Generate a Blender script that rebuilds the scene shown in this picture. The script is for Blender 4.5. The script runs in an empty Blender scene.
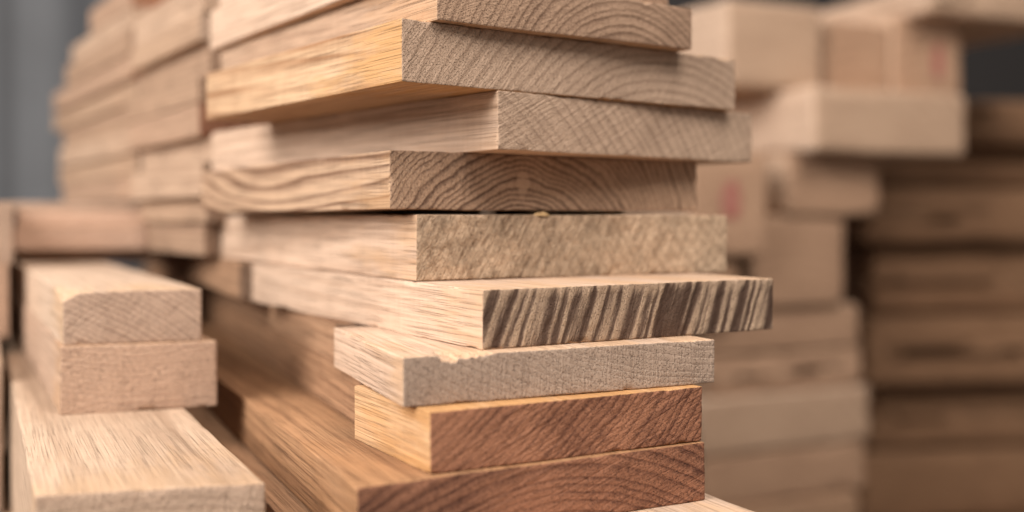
import bpy, math, random
from mathutils import Vector, noise as mn
random.seed(4)
S = bpy.context.scene
C = S.collection
F = 1100.0          # focal length in pixels of the 1024 wide frame
HOR = 218.0
def g(u, d):        # ground-plan point seen in direction u at depth d
    return Vector(((u - 512.0) / F * d, d))
# ---------------------------------------------------------------- materials
class NT:
    def __init__(s, name):
        s.m = bpy.data.materials.new(name); s.m.use_nodes = True
        s.t = s.m.node_tree; s.n = s.t.nodes; s.n.clear()
        s.out = s.n.new('ShaderNodeOutputMaterial'); s.b = s.n.new('ShaderNodeBsdfPrincipled')
        s.t.links.new(s.b.outputs[0], s.out.inputs[0])
        s.co = s.n.new('ShaderNodeTexCoord').outputs['Object']
    def put(s, sock, v):
        if isinstance(v, bpy.types.NodeSocket): s.t.links.new(v, sock)
        elif v is not None: sock.default_value = v
    def M(s, op, a, b=None, c=None, clamp=False):
        x = s.n.new('ShaderNodeMath'); x.operation = op; x.use_clamp = clamp
        for i, v in enumerate((a, b, c)): s.put(x.inputs[i], v)
        return x.outputs[0]
    def V(s, op, a, b=None):
        x = s.n.new('ShaderNodeVectorMath'); x.operation = op
        s.put(x.inputs[0], a); s.put(x.inputs[1], b)
        return x.outputs[0]
    def noise(s, vec, scale=1.0, detail=2.0, rough=.5, col=False):
        x = s.n.new('ShaderNodeTexNoise'); x.inputs['Scale'].default_value = scale
        x.inputs['Detail'].default_value = detail; x.inputs['Roughness'].default_value = rough
        s.put(x.inputs['Vector'], vec)
        return x.outputs['Color'] if col else x.outputs['Fac']
    def sep(s, v):
        x = s.n.new('ShaderNodeSeparateXYZ'); s.put(x.inputs[0], v); return x.outputs
    def comb(s, a, b, c):
        x = s.n.new('ShaderNodeCombineXYZ')
        for i, v in enumerate((a, b, c)): s.put(x.inputs[i], v)
        return x.outputs[0]
    def ramp(s, f, pts, mode='LINEAR'):
        x = s.n.new('ShaderNodeValToRGB'); x.color_ramp.interpolation = mode
        e = x.color_ramp.elements
        while len(e) < len(pts): e.new(.5)
        for q, (p, c) in zip(e, pts):
            q.position = p
            q.color = (c, c, c, 1) if isinstance(c, (int, float)) else (*c, 1)
        s.put(x.inputs[0], f); return x.outputs[0]
    def mix(s, f, a, b, mode='MIX'):
        x = s.n.new('ShaderNodeMix'); x.data_type = 'RGBA'; x.blend_type = mode
        s.put(x.inputs[0], f)
        for i, v in ((6, a), (7, b)):
            s.put(x.inputs[i], (*v, 1) if isinstance(v, tuple) and len(v) == 3 else v)
        return x.outputs[2]

def wood(name, light, dark, ring=210, pith=(.1, -.12), contrast=.5, seed=0., end=False,
         saw=(75, 900, .5), fibre=.6, blotch=.5, pores=None, warp=.012, tilt=.03, rough=.74, bump=.9, rugged=0., stripes=None, flaw=None, fine=.003, amber=.4):
    if pores is None: pores = .42 if end else .3
    t = NT(name); co = t.co
    off = t.V('ADD', co, (seed * 3.1, seed * 1.7, seed * 2.3))
    w = t.noise(t.V('MULTIPLY', off, (9, 1.6, 9)), 1, 2, .5, True)
    w = t.V('MULTIPLY', t.V('SUBTRACT', w, (.5, .5, .5)), (warp, warp, warp))
    w2 = t.noise(t.V('MULTIPLY', off, (60, 5, 60)), 1, 3, .6, True)
    w2 = t.V('MULTIPLY', t.V('SUBTRACT', w2, (.5, .5, .5)), (fine, fine, fine))
    x, y, z = t.sep(t.V('ADD', t.V('ADD', co, w), w2))
    dx = t.M('ADD', t.M('SUBTRACT', x, pith[0]), t.M('MULTIPLY', y, tilt))
    dz = t.M('SUBTRACT', z, pith[1])
    r = t.M('SQRT', t.M('ADD', t.M('MULTIPLY', dx, dx), t.M('MULTIPLY', dz, dz)))
    rr = t.M('MULTIPLY', r, ring)
    n1 = t.noise(t.comb(t.M('MULTIPLY', rr, .33), seed, 0.), 1, 2)
    rr = t.M('ADD', rr, t.M('MULTIPLY', n1, 2.6))
    f = t.M('FRACT', rr)
    rg = t.ramp(f, [(0, .5), (.1, .02), (.5, .12), (.8, .6), (.93, 1.), (1, .5)])
    amp = t.noise(t.comb(t.M('MULTIPLY', rr, .8), seed + 4, 0.), 1, 1)
    fade = t.noise(t.V('MULTIPLY', off, (24, 5, 40)), 1, 2)        # rings come and go
    rg = t.M('MULTIPLY', rg, t.M('MULTIPLY', t.M('ADD', amp, .35), t.M('ADD', t.M('MULTIPLY', fade, 1.3), .35)))
    fs = (800, 120, 800) if end else (1050, 4, 1050)
    fb = t.noise(t.V('MULTIPLY', off, fs), 1, 3, .6)
    bl = t.noise(t.V('MULTIPLY', off, (14, 3.5, 14)), 1, 4, .6)
    val = t.M('MULTIPLY', rg, contrast)
    val = t.M('ADD', val, t.M('MULTIPLY', t.M('SUBTRACT', fb, .5), fibre * 2))
    val = t.M('ADD', val, t.M('MULTIPLY', t.M('SUBTRACT', bl, .42), blotch * 2))
    h = t.M('ADD', t.M('MULTIPLY', fb, .5), t.M('MULTIPLY', rg, -.25))
    if not end:
        # broader streaks along the board, faint planer marks across it
        st = t.noise(t.V('MULTIPLY', off, (320, .9, 320)), 1, 2, .55)
        val = t.M('ADD', val, t.M('MULTIPLY', t.M('SUBTRACT', st, .5), fibre * 1.7))
        cm = t.noise(t.V('MULTIPLY', off, (25, 420, 25)), 1, 2)
        h = t.M('ADD', h, t.M('MULTIPLY', cm, .35))
        val = t.M('ADD', val, t.M('MULTIPLY', t.M('SUBTRACT', cm, .5), .35))
    if end:
        a = math.radians(saw[0])
        ex, ey, ez = t.sep(t.V('ADD', co, t.V('MULTIPLY', w2, (1.2, 0, 1.2))))
        s_ = t.M('ADD', t.M('MULTIPLY', ex, math.sin(a)), t.M('MULTIPLY', ez, -math.cos(a)))
        q_ = t.M('ADD', t.M('MULTIPLY', ex, math.cos(a)), t.M('MULTIPLY', ez, math.sin(a)))
        sn = t.noise(t.comb(t.M('MULTIPLY', s_, saw[1]), t.M('MULTIPLY', q_, saw[1] * .045), seed), 1, 3, .65)
        patch = t.noise(t.V('MULTIPLY', off, (28, 28, 28)), 1, 2)
        sn = t.M('MULTIPLY', t.M('SUBTRACT', sn, .5), t.M('ADD', t.M('MULTIPLY', patch, 1.5), .0))
        val = t.M('ADD', val, t.M('MULTIPLY', sn, saw[2] * 2))
        h = t.M('ADD', h, t.M('MULTIPLY', sn, saw[2] * 2.5))
        # rays running from the pith
        ang = t.M('ARCTAN2', dz, dx)
        ry = t.noise(t.comb(t.M('MULTIPLY', ang, 140.), t.M('MULTIPLY', r, 25.), seed), 1, 2)
        val = t.M('ADD', val, t.M('MULTIPLY', t.M('SUBTRACT', ry, .5), .45))
        if rugged:
            # torn fibres in the middle of the cut, smoother and browner towards its ends
            mid = t.M('ABSOLUTE', t.M('SUBTRACT', ex, .085))
            pn_ = t.noise(t.V('MULTIPLY', off, (24, 24, 44)), 1, 3, .55)
            rp = t.ramp(t.M('ADD', t.M('MULTIPLY', mid, 7.), t.M('MULTIPLY', t.M('SUBTRACT', pn_, .5), 2.4)),
                        [(.1, 1.), (.7, .03)])
            tw = t.noise(t.V('MULTIPLY', off, (40, 40, 40)), 1, 2, .5, True)
            tx, ty, tz = t.sep(tw)
            rv = t.comb(t.M('ADD', t.M('MULTIPLY', s_, 380.), t.M('MULTIPLY', tx, 3.)), t.M('ADD', t.M('MULTIPLY', q_, 48.), ty), seed)
            rn = t.noise(rv, 1, 7, .74)
            rc = t.ramp(rn, [(.32, 0.), (.5, .6), (.68, 1.)])
            h = t.M('ADD', h, t.M('MULTIPLY', t.M('MULTIPLY', rc, rp), rugged * 4.))
            val = t.M('ADD', val, t.M('MULTIPLY', t.M('MULTIPLY', t.M('SUBTRACT', .42, rc), rp), rugged * 1.3))
            # splintered hollow flakes
            vo = t.noise(t.comb(t.M('MULTIPLY', s_, 120.), t.M('MULTIPLY', q_, 40.), seed + 9), 1, 5, .6)
            fl = t.ramp(vo, [(.54, 0.), (.58, 1.)])
            val = t.M('ADD', val, t.M('MULTIPLY', t.M('MULTIPLY', fl, rp), .34))
            h = t.M('SUBTRACT', h, t.M('MULTIPLY', t.M('MULTIPLY', fl, rp), 1.6))
            val = t.M('ADD', val, t.M('MULTIPLY', t.M('SUBTRACT', 1., rp), .16))
        if flaw:
            # small pale knot with a ragged outline
            wob = t.noise(t.V('MULTIPLY', off, (160, 160, 160)), 1, 3)
            kx = t.M('DIVIDE', t.M('SUBTRACT', ex, flaw[0]), flaw[1]); kz = t.M('DIVIDE', t.M('SUBTRACT', ez, .016), flaw[1] * 1.9)
            kd = t.M('ADD', t.M('SQRT', t.M('ADD', t.M('MULTIPLY', kx, kx), t.M('MULTIPLY', kz, kz))), t.M('MULTIPLY', t.M('SUBTRACT', wob, .5), 1.1))
            km = t.ramp(kd, [(.0, .35), (.25, 1.), (.7, .7), (1., 0.)])
            val = t.M('SUBTRACT', val, t.M('MULTIPLY', km, .6))
            ed = t.ramp(kd, [(.7, 0.), (.85, 1.), (1., 0.)])
            val = t.M('ADD', val, t.M('MULTIPLY', ed, .3))
    val = t.M('ADD', val, 0., clamp=True)
    colr = t.mix(val, light, dark)
    if not end and amber:
        # amber patches close to the cut ends
        cy = t.sep(co)[1]
        an = t.noise(t.V('MULTIPLY', off, (45, 9, 45)), 1, 4, .65)
        af = t.ramp(t.M('ADD', t.M('MULTIPLY', cy, 6.), t.M('MULTIPLY', t.M('SUBTRACT', .5, an), 2.6)), [(.0, 1.), (.42, 0.)])
        colr = t.mix(t.M('MULTIPLY', af, amber), colr, (light[0] * .88, light[1] * .72, light[2] * .48))
    if stripes:
        a = math.radians(stripes[0])
        sx, sy, sz = t.sep(co)
        s_ = t.M('ADD', t.M('MULTIPLY', sx, math.sin(a)), t.M('MULTIPLY', sz, -math.cos(a)))
        q_ = t.M('ADD', t.M('MULTIPLY', sx, math.cos(a)), t.M('MULTIPLY', sz, math.sin(a)))
        bend = t.noise(t.V('MULTIPLY', off, (40, 40, 40)), 1, 3, .55)
        s1 = t.M('ADD', t.M('MULTIPLY', s_, stripes[1]), t.M('MULTIPLY', bend, .6))
        sa = t.noise(t.comb(s1, t.M('MULTIPLY', q_, 8.), seed), 1, 2.5, .6)
        sl = t.noise(t.comb(t.M('MULTIPLY', s1, .37), t.M('MULTIPLY', q_, 5.), seed + 7), 1, 1)
        wv = t.M('MULTIPLY', t.M('SINE', t.M('ADD', t.M('MULTIPLY', s1, 4.1), t.M('MULTIPLY', sl, 14.))), t.M('ADD', t.M('MULTIPLY', sl, .36), .0))
        wide = t.noise(t.comb(t.M('MULTIPLY', s_, 36.), t.M('MULTIPLY', q_, 9.), seed + 2), 1, 2)
        sb = t.noise(t.comb(t.M('MULTIPLY', s_, stripes[1] * 5.), t.M('MULTIPLY', q_, 90.), seed), 1, 5, .75)
        sv = t.M('ADD', t.M('MULTIPLY', wv, 1.), t.M('MULTIPLY', t.M('SUBTRACT', sb, .5), .55))
        sv = t.M('ADD', sv, t.M('MULTIPLY', t.M('SUBTRACT', sa, .5), 1.25))
        sv = t.M('ADD', t.M('ADD', sv, .46), t.M('MULTIPLY', t.M('SUBTRACT', wide, .5), .6))
        # worn paler strip along the top edge
        sv = t.M('ADD', sv, t.ramp(t.M('ADD', sz, t.M('MULTIPLY', t.M('SUBTRACT', bend, .5), .012)), [(.0256, 0.), (.0292, .28)]))
        colr = t.ramp(sv, [(.18, (.07, .036, .022)), (.38, (.105, .06, .039)), (.47, (.17, .105, .07)),
                           (.54, (.285, .188, .124)), (.66, (.42, .28, .182)), (.92, (.46, .31, .205))])
        h = t.M('ADD', h, t.M('MULTIPLY', sv, 2.))
    if pores:
        ps = (1100, 500, 1100) if end else (1900, 16, 1900)
        pn = t.noise(t.V('MULTIPLY', off, ps), 1, 1)
        pm = t.ramp(pn, [(.57, 0.), (.70, 1.)])
        colr = t.mix(t.M('MULTIPLY', pm, pores), colr, tuple(c * .45 for c in dark))
        h = t.M('ADD', h, t.M('MULTIPLY', pm, -.6))
    # dust and handling marks
    du = t.noise(t.V('MULTIPLY', off, (35, 35, 35)), 1, 5, .7)
    colr = t.mix(t.M('MULTIPLY', t.ramp(du, [(.55, 0.), (.75, 1.)]), .2), colr, tuple(c * .6 for c in dark))
    t.put(t.b.inputs['Base Color'], colr)
    t.b.inputs['Roughness'].default_value = rough
    t.b.inputs['Specular IOR Level'].default_value = .2
    bp = t.n.new('ShaderNodeBump'); bp.inputs['Strength'].default_value = bump
    bp.inputs['Distance'].default_value = .0009
    t.put(bp.inputs['Height'], h); t.put(t.b.inputs['Normal'], bp.outputs[0])
    return t.m

def flat(name, col, rough=.7, var=.3, scale=(3, 3, 3)):
    t = NT(name)
    n = t.noise(t.V('MULTIPLY', t.co, scale), 1, 5, .6)
    t.put(t.b.inputs['Base Color'], t.mix(n, tuple(c * (1 - var) for c in col), tuple(c * (1 + var) for c in col)))
    t.b.inputs['Roughness'].default_value = rough
    return t.m

# ---------------------------------------------------------------- geometry
def axis(L, r, n):
    m = [0, .12 * r, .4 * r, r, 2 * r, 3.2 * r]
    a, b = 3.2 * r, L - 3.2 * r
    mid = [a + (b - a) * i / n for i in range(1, n)]
    return m + mid + [L - q for q in reversed(m)]

def board_mesh(name, W, L, T, skew, skewb, n, r, seed, chip, rugged=0., bow=0., carve=None):
    X, Y, Z = axis(W, r, n[0]), axis(L, r, n[1]), axis(T, r, n[2])
    nx, ny, nz = len(X) - 1, len(Y) - 1, len(Z) - 1
    verts, idx, faces, mats = [], {}, [], []
    so = Vector((seed * 7.3, seed * 3.9, seed * 5.1))
    def vid(i, j, k):
        key = (i, j, k)
        if key in idx: return idx[key]
        p = Vector((X[i], Y[j], Z[k])); q = p + so
        c = mn.noise(q * 55.) + .5 * mn.noise(q * 140.) + .25 * mn.noise(q * 420.)
        rl = r * (.7 + .3 * mn.noise(q * 30.) + .4 * mn.noise(q * 260.) + chip * 4. * max(0., c - .33))
        rl = max(.0002, min(rl, T * .3))
        inn = Vector((min(max(p.x, rl), W - rl), min(max(p.y, rl), L - rl), min(max(p.z, rl), T - rl)))
        d = p - inn
        if d.length > 1e-9 and sum(abs(v) > 1e-7 for v in d) > 1:
            p = inn + d.normalized() * rl
        # the surface is never truly flat
        e = .00045 * mn.noise(q * 16.)
        p.z += e + bow * math.sin(math.pi * p.x / W)
        p.x += .0005 * mn.noise(q * 14. + Vector((9, 0, 0)))
        if j == 0 or Y[j] < 2.2 * r:
            p.y += .0005 * mn.noise(q * 40. + Vector((0, 5, 0))) + rugged * (mn.noise(q * 130.) + .7 * mn.noise(q * 300.)) * (1 if j < 4 else .3)
        if carve: p = carve(p, q)
        s = skew * (1 - p.y / L) + skewb * (p.y / L)
        idx[key] = len(verts); verts.append((p.x, p.y + s * p.x, p.z)); return idx[key]
    def quad(a, b, c, d, m): faces.append((a, b, c, d)); mats.append(m)
    for i in range(nx):
        for j in range(ny):
            quad(vid(i, j, 0), vid(i, j + 1, 0), vid(i + 1, j + 1, 0), vid(i + 1, j, 0), 0)
            quad(vid(i, j, nz), vid(i + 1, j, nz), vid(i + 1, j + 1, nz), vid(i, j + 1, nz), 0)
        for k in range(nz):
            quad(vid(i, 0, k), vid(i + 1, 0, k), vid(i + 1, 0, k + 1), vid(i, 0, k + 1), 1)
            quad(vid(i, ny, k), vid(i, ny, k + 1), vid(i + 1, ny, k + 1), vid(i + 1, ny, k), 1)
    for j in range(ny):
        for k in range(nz):
            quad(vid(0, j, k), vid(0, j, k + 1), vid(0, j + 1, k + 1), vid(0, j + 1, k), 0)
            quad(vid(nx, j, k), vid(nx, j + 1, k), vid(nx, j + 1, k + 1), vid(nx, j, k + 1), 0)
    me = bpy.data.meshes.new(name); me.from_pydata(verts, [], faces)
    me.polygons.foreach_set('material_index', mats)
    me.polygons.foreach_set('use_smooth', [True] * len(faces))
    me.update(); return me

count = [0]
def board(name, label, cat, group, FL, FR, L, z0, z1, side, end, dirv=None, n=(14, 16, 4), r=.001, chip=1.1, rugged=0., bow=0., carve=None):
    """FL, FR: plan positions of the front corners; z in 1/1100 m; runs back from the front edge by L."""
    count[0] += 1
    FL, FR = Vector(FL), Vector(FR)
    e = FR - FL
    if dirv is None: dv = Vector((-e.y, e.x)).normalized()
    else: dv = Vector(dirv).normalized()
    px = Vector((dv.y, -dv.x))
    W = e.dot(px); sk = e.dot(dv) / W
    me = board_mesh(name, W, L, (z1 - z0) / F, sk, 0. if dirv is None else sk, n, r, count[0] * 1.37, chip, rugged, bow, carve)
    o = bpy.data.objects.new(name, me); C.objects.link(o)
    o.location = (FL.x, FL.y, z0 / F); o.rotation_euler = (0, 0, math.atan2(-dv.x, dv.y))
    me.materials.append(side); me.materials.append(end)
    o['label'] = label; o['category'] = cat
    if group: o['group'] = group
    return o

# palette (linear base colours)
CREAM = ((.61, .425, .302), (.35, .215, .138))
TAN = ((.51, .338, .226), (.27, .158, .098))
ORNG = ((.60, .365, .195), (.33, .162, .073))
GREY = ((.465, .315, .218), (.225, .14, .09))
BRWN = ((.40, .252, .163), (.15, .083, .05))
RED = ((.35, .155, .084), (.10, .037, .021))
PINK = ((.50, .335, .233), (.27, .16, .104))
def pair(nm, sc, ec, seed, ring=210, pith=(.1, -.12), econ=.5, scon=.5, saw=(75, 900, .5), **kw):
    a = dict(ring=ring, pith=pith, contrast=scon, seed=seed)
    b = dict(ring=ring, pith=pith, contrast=econ, seed=seed, end=True, saw=saw)
    for k, v in kw.items(): (b if k.startswith('e_') else a)[k[2:]] = v
    return (wood(nm + ' long grain', *sc, **a), wood(nm + ' end grain', *ec, **b))

MG = 'boards of the sharp main stack'
HI = (140, 80, 14)
def P(label, FL, FR, L, z0, z1, mats, cat='board', group=MG, **kw):
    return board('board', label, cat, group, FL, FR, L, z0, z1, mats[0], mats[1], n=kw.pop('n', HI), **kw)

# ---- main stack, top down
m = pair('top boards', CREAM, BRWN, 1.3, ring=240, pith=(.05, -.09), econ=.7)
P('uppermost board of the main stack, just its pale left side at the top edge', (-.05, .61), (.105, .715), .33, 174.2, 206, m, n=(14, 16, 5))
P('pale board second from the top of the main stack, cut off by the frame', (-.058, .585), (.098, .69), .31, 141.2, 174, m, n=(14, 16, 5))
m = pair('first board', TAN, BRWN, 2.1, ring=210, pith=(.13, -.05), econ=.9, saw=(20, 700, .4))
P('brown ended board lying on the wide orange sided board near the top', g(437, .571), g(692, .673), .325, 113.2, 141, m)
m = pair('second board', ((.59, .385, .23), (.30, .15, .072)), GREY, 3.7, ring=165, pith=(.19, -.10), econ=.7, scon=.8, saw=(52, 800, .5), e_pores=.45, s_blotch=1.0, s_amber=.85)
P('wide board with greyish arched end grain and orange side, near the top', g(402, .565), g(735, .713), .272, 77, 113, m)
m = pair('third board', CREAM, ((.475, .322, .222), (.225, .14, .091)), 5.2, ring=150, pith=(-.12, -.16), econ=.6, scon=.45, saw=(28, 620, .75), s_amber=.2)
P('board with bright cream side and tan end, jutting right below the orange sided board', g(498, .6), g(752, .735), .378, 41, 76.8, m)
m = pair('fourth board', ((.51, .333, .212), (.17, .088, .05)), ((.42, .265, .168), (.11, .058, .036)), 6.6, ring=250, pith=(.085, -.06), econ=1.1, scon=1.6, saw=(80, 900, .4), e_warp=.034, e_fine=.006, e_flaw=(.086, .006), s_ring=170, s_warp=.07, s_fibre=.35)
P('brown board with bold dark arched rings on its end, above the dark gap', g(390, .6), g(697, .72), .34, 5., 40.8, m)
m = pair('fifth board', CREAM, ((.56, .383, .248), (.20, .116, .064)), 7.9, ring=150, pith=(.3, .12), econ=.35, scon=.45, saw=(62, 560, .9), e_rugged=.75, e_bump=1., e_blotch=.3)
p5 = P('board with rough torn golden end, just below the dark gap', g(416, .607), g(727, .715), .415, -38.2, 2., m, rugged=.0006, n=(190, 60, 28), chip=1.5)
m = pair('sixth board', CREAM, GREY, 9.1, ring=150, pith=(.3, -.2), scon=.45, e_stripes=(70, 185.), e_bump=1.)
P('board with dark slanting stripes across its end, jutting farthest right', g(483, .54), g(773, .64), .362, -71.2, -38.6, m, rugged=.0004, n=(170, 70, 16), chip=1.6)
def carve7(p, q):
    # broken top edge at the left end of the front
    T = 25.5 / F
    k = max(0., (p.z - .012) / (T - .012))
    if k > 0:
        t = (p.x - .017) / .031
        if 0 < t < 1:
            prof = min(1., t * 9.) * (1 - t) ** .8
            b = max(0., 1 - p.y / (.004 + .014 * prof))
            jag = max(.1, .8 + .9 * mn.noise(Vector((q.x * 330., q.y * 90., 3.))) + .5 * mn.noise(Vector((q.x * 900., q.y * 300., 7.))))
            p.z -= k * .0045 * prof * b ** .5 * jag
    return p
m = pair('seventh board', CREAM, ((.38, .27, .198), (.208, .138, .098)), 10.4, ring=260, pith=(.2, .35), econ=.3, scon=.4, saw=(88, 700, .7), e_pores=.35)
P('short grey ended offcut with a splintered top corner, under the striped board', g(403, .51), g(715, .588), .152, -97, -71.5, m, dirv=(-.36, .93), carve=carve7, n=(260, 90, 16))
m = pair('eighth board', ((.58, .35, .185), (.28, .13, .057)), RED, 11.8, ring=240, pith=(-.2, .28), econ=.7, scon=.5, saw=(24, 620, .8), e_blotch=1.1, e_bump=.9, s_amber=.7)
P('short reddish ended offcut with orange side, directly under the grey ended offcut', g(430, .5), g(702, .577), .095, -128.5, -97.3, m, rugged=.0002)
m = pair('ninth board', ((.385, .205, .103), (.15, .068, .033)), ((.285, .125, .069), (.08, .03, .018)), 13.2, ring=200, pith=(.1, -.15), econ=.75, saw=(20, 560, .8), e_blotch=1.1, e_bump=.9, s_amber=.2)
P('long red brown board under the two short offcuts, its top bare at left', g(357, .477), g(705, .575), 1.5, -162, -128.8, m, dirv=(-.41, .912), n=(100, 90, 12))
m = pair('tenth board', CREAM, TAN, 14.4, ring=160, pith=(.1, -.1), scon=.3)
P('pale board at the very bottom, its corner right of the red brown board', (.012, .462), (.1405, .517), 1.5, -195, -162.2, m, dirv=(-.44, .898), n=(30, 50, 8))
mdark = pair('dark boards', ((.30, .172, .10), (.13, .066, .037)), BRWN, 15.5, ring=200, pith=(.1, -.15), s_amber=0)
P('dark lowest board in the shadow beneath the pale bottom board', (.0, .50), (.12, .55), 1.4, -236, -195.2, mdark, dirv=(-.42, .907), n=(14, 24, 4))
# long boards behind the offcuts
LG = 'long brown boards running back behind the offcuts'
ml = pair('long boards', ((.40, .23, .132), (.18, .09, .048)), BRWN, 16.7, ring=190, pith=(.05, -.15), scon=.6, s_amber=0)
ml2 = pair('long boards two', ((.38, .21, .115), (.165, .08, .042)), BRWN, 17.9, ring=190, pith=(.15, -.2), scon=.6, s_amber=0)
D = Vector((-.383, .924)); PX = Vector((.924, .383))
def long(label, FL, L, z0, z1, mm, w=.19):
    FL = Vector(FL)
    return P(label, FL, FL + PX * w, L, z0, z1, mm, group=LG, n=(16, 60, 8))
long('long brown board behind the grey ended offcut, middle of the three brown steps', (-.108, .675), 1.6, -97, -71.5, ml)
long('long dark brown board behind the reddish ended offcut, lowest of the three brown steps', (-.085, .614), 1.6, -128.4, -97.3, ml2)
long('long dark board behind the striped board, highest of the three brown steps', (-.215, .868), 1.5, -71.2, -39, ml, w=.14)
P('brown board deep in the gap between the wide left board and the red brown board', (-.090, .492), (-.035, .515), 1.4, -236, -163, ml2, group=LG, dirv=(-.425, .905), n=(16, 60, 8))

# thin strips holding the gap open
ms = wood('spacer strip', (.5, .34, .18), (.25, .14, .07), seed=20, contrast=.4)
board('spacer_strip', 'thin golden strip deep in the left of the gap above the torn golden end', 'strip', None,
      (-.03, .70), (-.02, .705), .16, 2.2, 4.8, ms, ms, n=(6, 20, 3), r=.0003)
board('spacer_strip', 'thin strip deep in the right of the gap under the dark ringed board', 'strip', None,
      (.065, .755), (.077, .762), .16, 2.2, 4.8, ms, ms, n=(6, 20, 3), r=.0003)
# splinter on the top edge of the rough board
sv = []; rr = random.Random(5)
for i in range(9):
    a = i / 8; h = .0026 * math.sin(math.pi * a) ** .7 * (.5 + .6 * rr.random()) + .0004
    for q in range(6):
        b = q / 5 * math.pi
        sv.append((.076 + .011 * a, .0015 + .0022 * math.cos(b) * (.5 + math.sin(math.pi * a)) + .0007 * rr.random(), .0360 + h * math.sin(b)))
sf = [(i * 6 + q, i * 6 + q + 1, (i + 1) * 6 + q + 1, (i + 1) * 6 + q) for i in range(8) for q in range(5)]
sme = bpy.data.meshes.new('splinter'); sme.from_pydata(sv, [], sf); sme.materials.append(ms)
so_ = bpy.data.objects.new('splinter', sme); C.objects.link(so_); so_.parent = p5
# ---- blurred stacks behind the main one
ORD = ['lowest', 'second', 'third', 'fourth', 'fifth', 'sixth', 'seventh', 'eighth', 'ninth', 'tenth', 'eleventh', 'twelfth', 'thirteenth']
mb = [pair('back boards %d' % i, c, e_, 30 + i * 1.9, ring=180, pith=(.1, -.13), scon=.45, s_amber=0) for i, (c, e_) in enumerate(
    [(((.47, .307, .2), (.25, .148, .092)), GREY), (((.40, .256, .166), (.21, .12, .075)), BRWN), (((.45, .287, .19), (.24, .138, .086)), RED), (((.52, .353, .24), (.30, .182, .117)), TAN)])]
rs = random.Random(11)
DB = Vector((-.53, .848)); PB = Vector((.848, .53))
lev = [-37, -4, 20, 52, 76, 108, 132, 164, 190, 224]
for i in range(9):
    b = Vector((-.252, .912)) + PB * rs.uniform(-.004, .010) + DB * rs.uniform(.010, .018)
    L = .25 + rs.uniform(-.012, .006)
    if i == 0: b += DB * .045 + PB * .012; L = .21
    if i == 1: b += DB * .02 + PB * .006; L = .232
    P(ORD[i] + ' board up in the blurred stack just left of the main stack', b, b + PB * .18, L, lev[i], lev[i + 1] - 1.,
      mb[(i * 3 + 1 + i // 3) % 4], group='boards of the blurred stack behind the main stack', n=(8, 12, 5))
lev3 = [-37, -4, 22, 52, 78, 106, 140, 166, 196, 226, 252, 284]
Ls = [.5, .48, .43, .46, .42, .45, .51, .47, .36, .34, .22]
for i in range(11):
    b = Vector((-.405, 1.175)) + PB * rs.uniform(-.004, .010) + DB * rs.uniform(0, .012)
    if i < 2: b += PB * .022
    P(ORD[i] + ' board up in the farthest blurred stack at the left, nearest the grey wall', b, b + PB * .19, Ls[i], lev3[i], lev3[i + 1] - 1.,
      mb[(i * 2 + 1 + i // 2) % 4], group='boards of the farthest blurred stack at left', n=(8, 12, 5))
# ---- left stack
QG = 'boards of the low stack at the left'
mq = pair('left blocks', ((.57, .405, .288), (.33, .21, .137)), ((.455, .312, .222), (.215, .136, .094)), 41, ring=300, pith=(-.12, -.25), econ=.8, scon=.5, saw=(40, 600, .6))
mq3 = pair('left pink blocks', PINK, ((.47, .305, .208), (.255, .15, .099)), 43, ring=300, pith=(.05, .3), econ=.45, scon=.4, saw=(15, 700, .6), e_pores=.7)
mq4 = pair('left wide board', ((.50, .347, .24), (.28, .175, .11)), ((.44, .30, .21), (.25, .153, .096)), 45, ring=170, pith=(.05, -.12), scon=.5, s_pores=.15, s_amber=.3, s_fibre=.45)
mqr = pair('left red board', ((.62, .44, .315), (.38, .23, .155)), ((.58, .375, .262), (.37, .218, .145)), 47, ring=150)
DQ = (-.436, .9)
def Q(label, FL, FR, L, z0, z1, mm, dv=DQ, n=(34, 40, 12), **kw):
    return P(label, FL, FR, L, z0, z1, mm, group=QG, n=n, dirv=dv, **kw)
def carveq(p, q):
    # knocked-off corner at the front left of the top
    k = max(0., 1 - p.x / .010) * max(0., (p.z - .018) / .015) * max(0., 1 - p.y / .05)
    p.z -= .006 * k ** .8
    return p
DQ2 = (-.457, .889)
Q('small pale block with chipped corner, topmost of the two in the left foreground', g(62, .673), g(202, .702), 1.25, -86.1, -49.8, mq, dv=DQ2, r=.0013, chip=1.4, carve=carveq, n=(70, 90, 16))
Q('small pinkish block under the pale chipped block in the left foreground', g(60, .668), g(217, .70), 1.2, -131.5, -86.3, mq3, dv=DQ2, r=.0011, chip=1.4, n=(70, 90, 16))
Q('wide blurred board at the bottom left carrying the two small blocks', (-.207, .476), (-.111, .497), 1.5, -236, -131.8, mq4, n=(50, 80, 14), r=.002)
Q('thin pale offcut, blurred, under the two reddish board ends at left', g(16, 1.12), g(160, 1.155), .11, -49.5, -36, mq, n=(10, 10, 4))
Q('reddish board end, blurred, lower of the two behind the left blocks', g(14, 1.10), g(147, 1.135), .12, -35.6, -11, mqr, n=(10, 10, 5))
Q('reddish board end, blurred, upper of the two behind the left blocks', g(17, 1.11), g(157, 1.145), .12, -10.2, 9, mqr, n=(10, 10, 5))
Q('thin pale board capping the two reddish board ends at left', g(14, 1.112), g(148, 1.148), .12, 9.8, 18, mq, n=(10, 10, 4))
Q('pale board end at the left picture edge, upper of the two', g(-95, .93), g(13, .97), .6, -45, 16, mq, n=(10, 14, 5))
Q('pale board end at the left picture edge, lower of the two', g(-95, .92), g(9, .965), .6, -115, -45.3, mq3, n=(10, 14, 5))
Q('thick pale timber carrying the board ends at the left picture edge', g(-140, .77), g(3, .80), .75, -236, -115.3, mq4, n=(10, 14, 5), r=.002)
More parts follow.
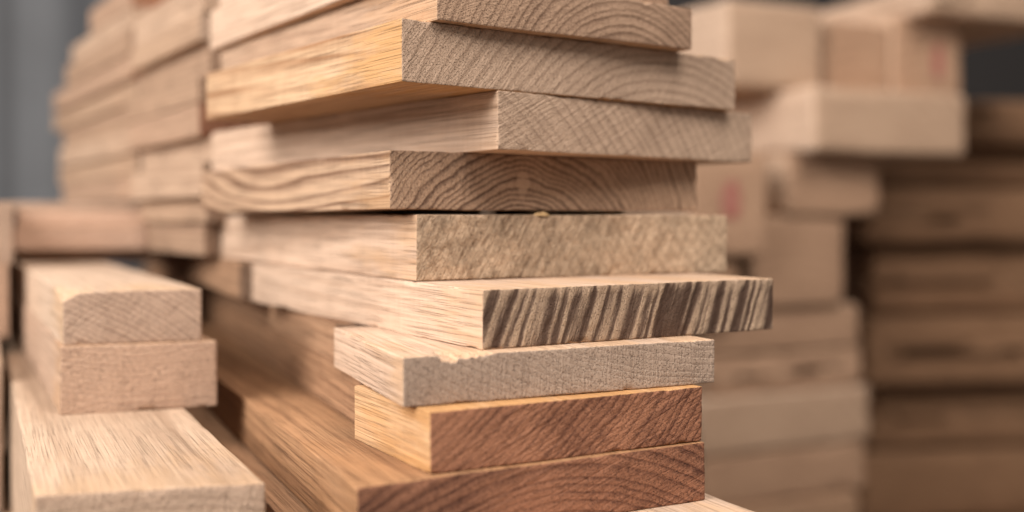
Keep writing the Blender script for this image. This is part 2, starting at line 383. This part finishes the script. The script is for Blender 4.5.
# ---- right background stack
RG = 'boards of the blurred stack at right'
kw = dict(s_blotch=.4, e_blotch=.4, s_amber=0)
mr = [pair('right boards %d' % i, c, e_, 60 + i * 2.3, ring=45, pith=(.08, -.14), scon=.2, econ=.35, saw=(10, 120, .5), **kw) for i, (c, e_) in enumerate(
    [(TAN, ((.42, .252, .156), (.235, .126, .074))), (((.45, .268, .163), (.235, .126, .074)), ((.37, .216, .128), (.195, .103, .059))),
     (((.28, .149, .079), (.14, .069, .036)), ((.275, .146, .077), (.14, .069, .036))), (CREAM, ((.47, .307, .202), (.30, .176, .108)))])]
def R(label, u0, d0, u1, d1, L, z0, z1, k, name=None):
    return P(label, g(u0, d0), g(u1, d1), L, z0, z1, mr[k], group=RG, n=(8, 12, 6), r=.01)
R('blurred board end at upper right, nearest the main stack in the top row', 728, 1.62, 822, 1.70, .8, 213.4, 357, 3)
R('blurred narrow board end in the middle of the upper right top row', 828, 1.73, 890, 1.78, .8, 213.4, 345, 0)
ra = R('blurred board end with a reddish smudge, right end of the upper right row', 893, 1.775, 962, 1.83, .8, 213.4, 357, 0)
R('pale board lying on the upper right row and leaving the frame at the corner', 928, 1.735, 1085, 1.86, .5, 357.4, 410, 3)
R('pale wide blurred board jutting right below the upper right row', 815, 1.6, 966, 1.735, .9, 107, 213, 3)
R('blurred board end under the pale wide jutting board at right', 788, 1.64, 880, 1.72, .8, 4.5, 106.6, 0)
rb = R('blurred pale board with a faint red mark, just right of the main stack', 690, 1.52, 768, 1.57, .8, -60, 106, 0)
R('blurred brown block beneath the board with the faint red mark', 680, 1.53, 740, 1.575, .8, -147, -60.5, 1)
R('blurred board end at mid height of the right hand stack', 752, 1.62, 845, 1.70, .8, -147, 4.3, 0)
R('pale blurred board, upper of the two wide ones low in the right stack', 706, 1.6, 860, 1.73, .8, -222, -147.3, 0)
R('blurred board, lower of the two wide ones low in the right stack', 706, 1.605, 862, 1.735, .8, -290.5, -222.3, 0)
R('pale blurred board near the bottom of the right hand stack', 701, 1.59, 870, 1.735, .8, -383.5, -291, 3)
R('blurred brown board at the bottom edge of the right hand stack', 702, 1.595, 866, 1.735, .8, -470, -384, 0)
R('brown timber at the foot of the right hand stack, under its bottom board', 695, 1.58, 860, 1.72, .8, -640, -470.4, 1)
R('heavy timber on the floor carrying the right hand stack', 690, 1.57, 870, 1.73, .8, -824, -640.4, 2)
# red paint marks
def paint():
    t = NT('faint red paint')
    n = t.noise(t.V('MULTIPLY', t.co, (60, 60, 60)), 1, 5, .65)
    t.put(t.b.inputs['Base Color'], t.mix(t.ramp(n, [(.35, 0.), (.65, 1.)]), (.34, .155, .11), (.31, .078, .06)))
    t.b.inputs['Roughness'].default_value = .6
    return t.m
mp = paint()
def mark(parent, x0, x1, z0, z1, y=-.002):
    q = random.Random(3); pts = []
    W = max(v.co.x for v in parent.data.vertices)
    sk = [v.co.y for v in parent.data.vertices if v.co.x > W * .99]; sl = min(sk) / W
    for i in range(20):
        a = i / 20 * 2 * math.pi; k = .65 + .5 * q.random()
        xx = (x0 + x1) / 2 + (x1 - x0) / 2 * math.cos(a) * k
        pts.append((xx, y + sl * xx, (z0 + z1) / 2 + (z1 - z0) / 2 * math.sin(a) * k))
    me = bpy.data.meshes.new('paint_mark')
    me.from_pydata(pts, [], [tuple(range(20))]); me.materials.append(mp)
    o = bpy.data.objects.new('paint_mark', me); C.objects.link(o); o.parent = parent
mark(rb, .048, .084, .05, .115, y=-.004)
mark(ra, .08, .105, .03, .1, y=-.004)
# far right stack of long boards
FG = 'long dark boards of the far right stack'
rows = [(-824, -670), (-667, -509), (-504, -360), (-356, -211), (-207, -59), (-54, 64), (68, 153), (157, 252)]
hs = ['lowest', 'second', 'third', 'fourth', 'fifth', 'sixth', 'seventh', 'topmost']
for i, (a, b) in enumerate(rows):
    u0 = 864 + rs.uniform(-8, 18); dd = 2.12 + rs.uniform(-.03, .05)
    P(hs[i] + ' long board up in the dark blurred stack at the far right', g(u0, dd), g(u0, dd) + Vector((.95, .16)), .5, a, b,
      mr[2], group=FG, n=(10, 8, 8), r=.022)
for i in range(7):
    a, b = rows[i][1], rows[i + 1][0]
    board('spacer_block', 'dark spacer stick between the %s and %s boards of the far right stack' % (hs[i], hs[i + 1]), 'strip', None,
          g(900, 2.30), g(900, 2.30) + Vector((.7, .12)), .25, a + .2, b - .2, mdark[0], mdark[0], n=(4, 4, 2), r=.0003)
# ---- bearers under everything, floor and wall
for y, nm in ((.8, 'front'), (1.6, 'rear')):
    for a, b, w in ((-530, -236.4, 'upper'), (-824, -530.4, 'lower')):
        board('bearer_timber', '%s %s thick timber bearer across the floor under the stacks' % (w, nm), 'timber', None,
              (-1.15 if y < 1 else -1.1, y), (.03 if y < 1 else -.2, y), .22, a, b, mdark[0], mdark[1], n=(20, 4, 4), r=.004)
def sheet(name, pts, mat):
    me = bpy.data.meshes.new(name); me.from_pydata(pts, [], [(0, 1, 2, 3)]); me.materials.append(mat)
    o = bpy.data.objects.new(name, me); C.objects.link(o); o['kind'] = 'structure'; return o
sheet('floor', [(-6, -4, -.75), (6, -4, -.75), (6, 5.5, -.75), (-6, 5.5, -.75)], flat('concrete', (.13, .105, .088), .8, .3, (2, 2, 2)))
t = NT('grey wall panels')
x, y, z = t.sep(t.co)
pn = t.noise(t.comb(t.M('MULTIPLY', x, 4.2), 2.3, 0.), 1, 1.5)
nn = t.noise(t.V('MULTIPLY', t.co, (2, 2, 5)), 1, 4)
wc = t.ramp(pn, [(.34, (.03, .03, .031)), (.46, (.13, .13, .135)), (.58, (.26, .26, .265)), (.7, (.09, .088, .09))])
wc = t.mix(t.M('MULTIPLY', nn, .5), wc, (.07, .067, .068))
wc = t.mix(t.ramp(t.M('DIVIDE', x, 2.), [(.2, 0.), (.3, 1.)]), wc, (.018, .013, .011))   # darkness of the right-hand opening painted into the wall colour
t.put(t.b.inputs['Base Color'], wc)
t.b.inputs['Roughness'].default_value = .7
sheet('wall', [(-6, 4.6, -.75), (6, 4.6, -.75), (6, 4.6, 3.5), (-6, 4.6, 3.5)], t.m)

# ---------------------------------------------------------------- light
w = bpy.data.worlds.new('World'); S.world = w; w.use_nodes = True
w.node_tree.nodes['Background'].inputs[0].default_value = (1., .965, .935, 1)
w.node_tree.nodes['Background'].inputs[1].default_value = .33
def lamp(nm, loc, tgt, size, power, col):
    l = bpy.data.lights.new(nm, 'AREA'); l.shape = 'RECTANGLE'; l.size, l.size_y = size; l.energy = power; l.color = col
    o = bpy.data.objects.new(nm, l); C.objects.link(o); o.location = loc
    o.rotation_euler = (Vector(tgt) - Vector(loc)).to_track_quat('-Z', 'Y').to_euler()
lamp('window_light', (-2.0, -.8, 1.35), (-.1, .8, 0), (2.3, 1.9), 160, (1., .975, .955))
lamp('overhead_fill_light', (.8, -.7, 2.2), (.1, .8, 0), (1.5, 1.3), 88, (1., .955, .91))  # unseen fill added from right front overhead, lifts the board ends
lamp('rear_fill_light', (0, 2.4, 2.8), (.1, 1.6, 0), (2., 1.2), 40, (1., .96, .92))  # unseen fill added to lighten the shaded boards at the back
# ---------------------------------------------------------------- camera
cd = bpy.data.cameras.new('Camera'); cam = bpy.data.objects.new('Camera', cd); C.objects.link(cam)
cam.rotation_euler = (math.pi / 2, 0, 0)
cd.sensor_width = 36.; cd.lens = 36. * F / 1024.; cd.shift_y = -(256 - HOR) / 1024.
cd.clip_start = .01; cd.clip_end = 50
cd.dof.use_dof = True; cd.dof.focus_distance = .575; cd.dof.aperture_fstop = 38.7 / 15.5
S.camera = cam
S.view_settings.view_transform = 'Standard'; S.view_settings.look = 'None'; S.view_settings.exposure = 0
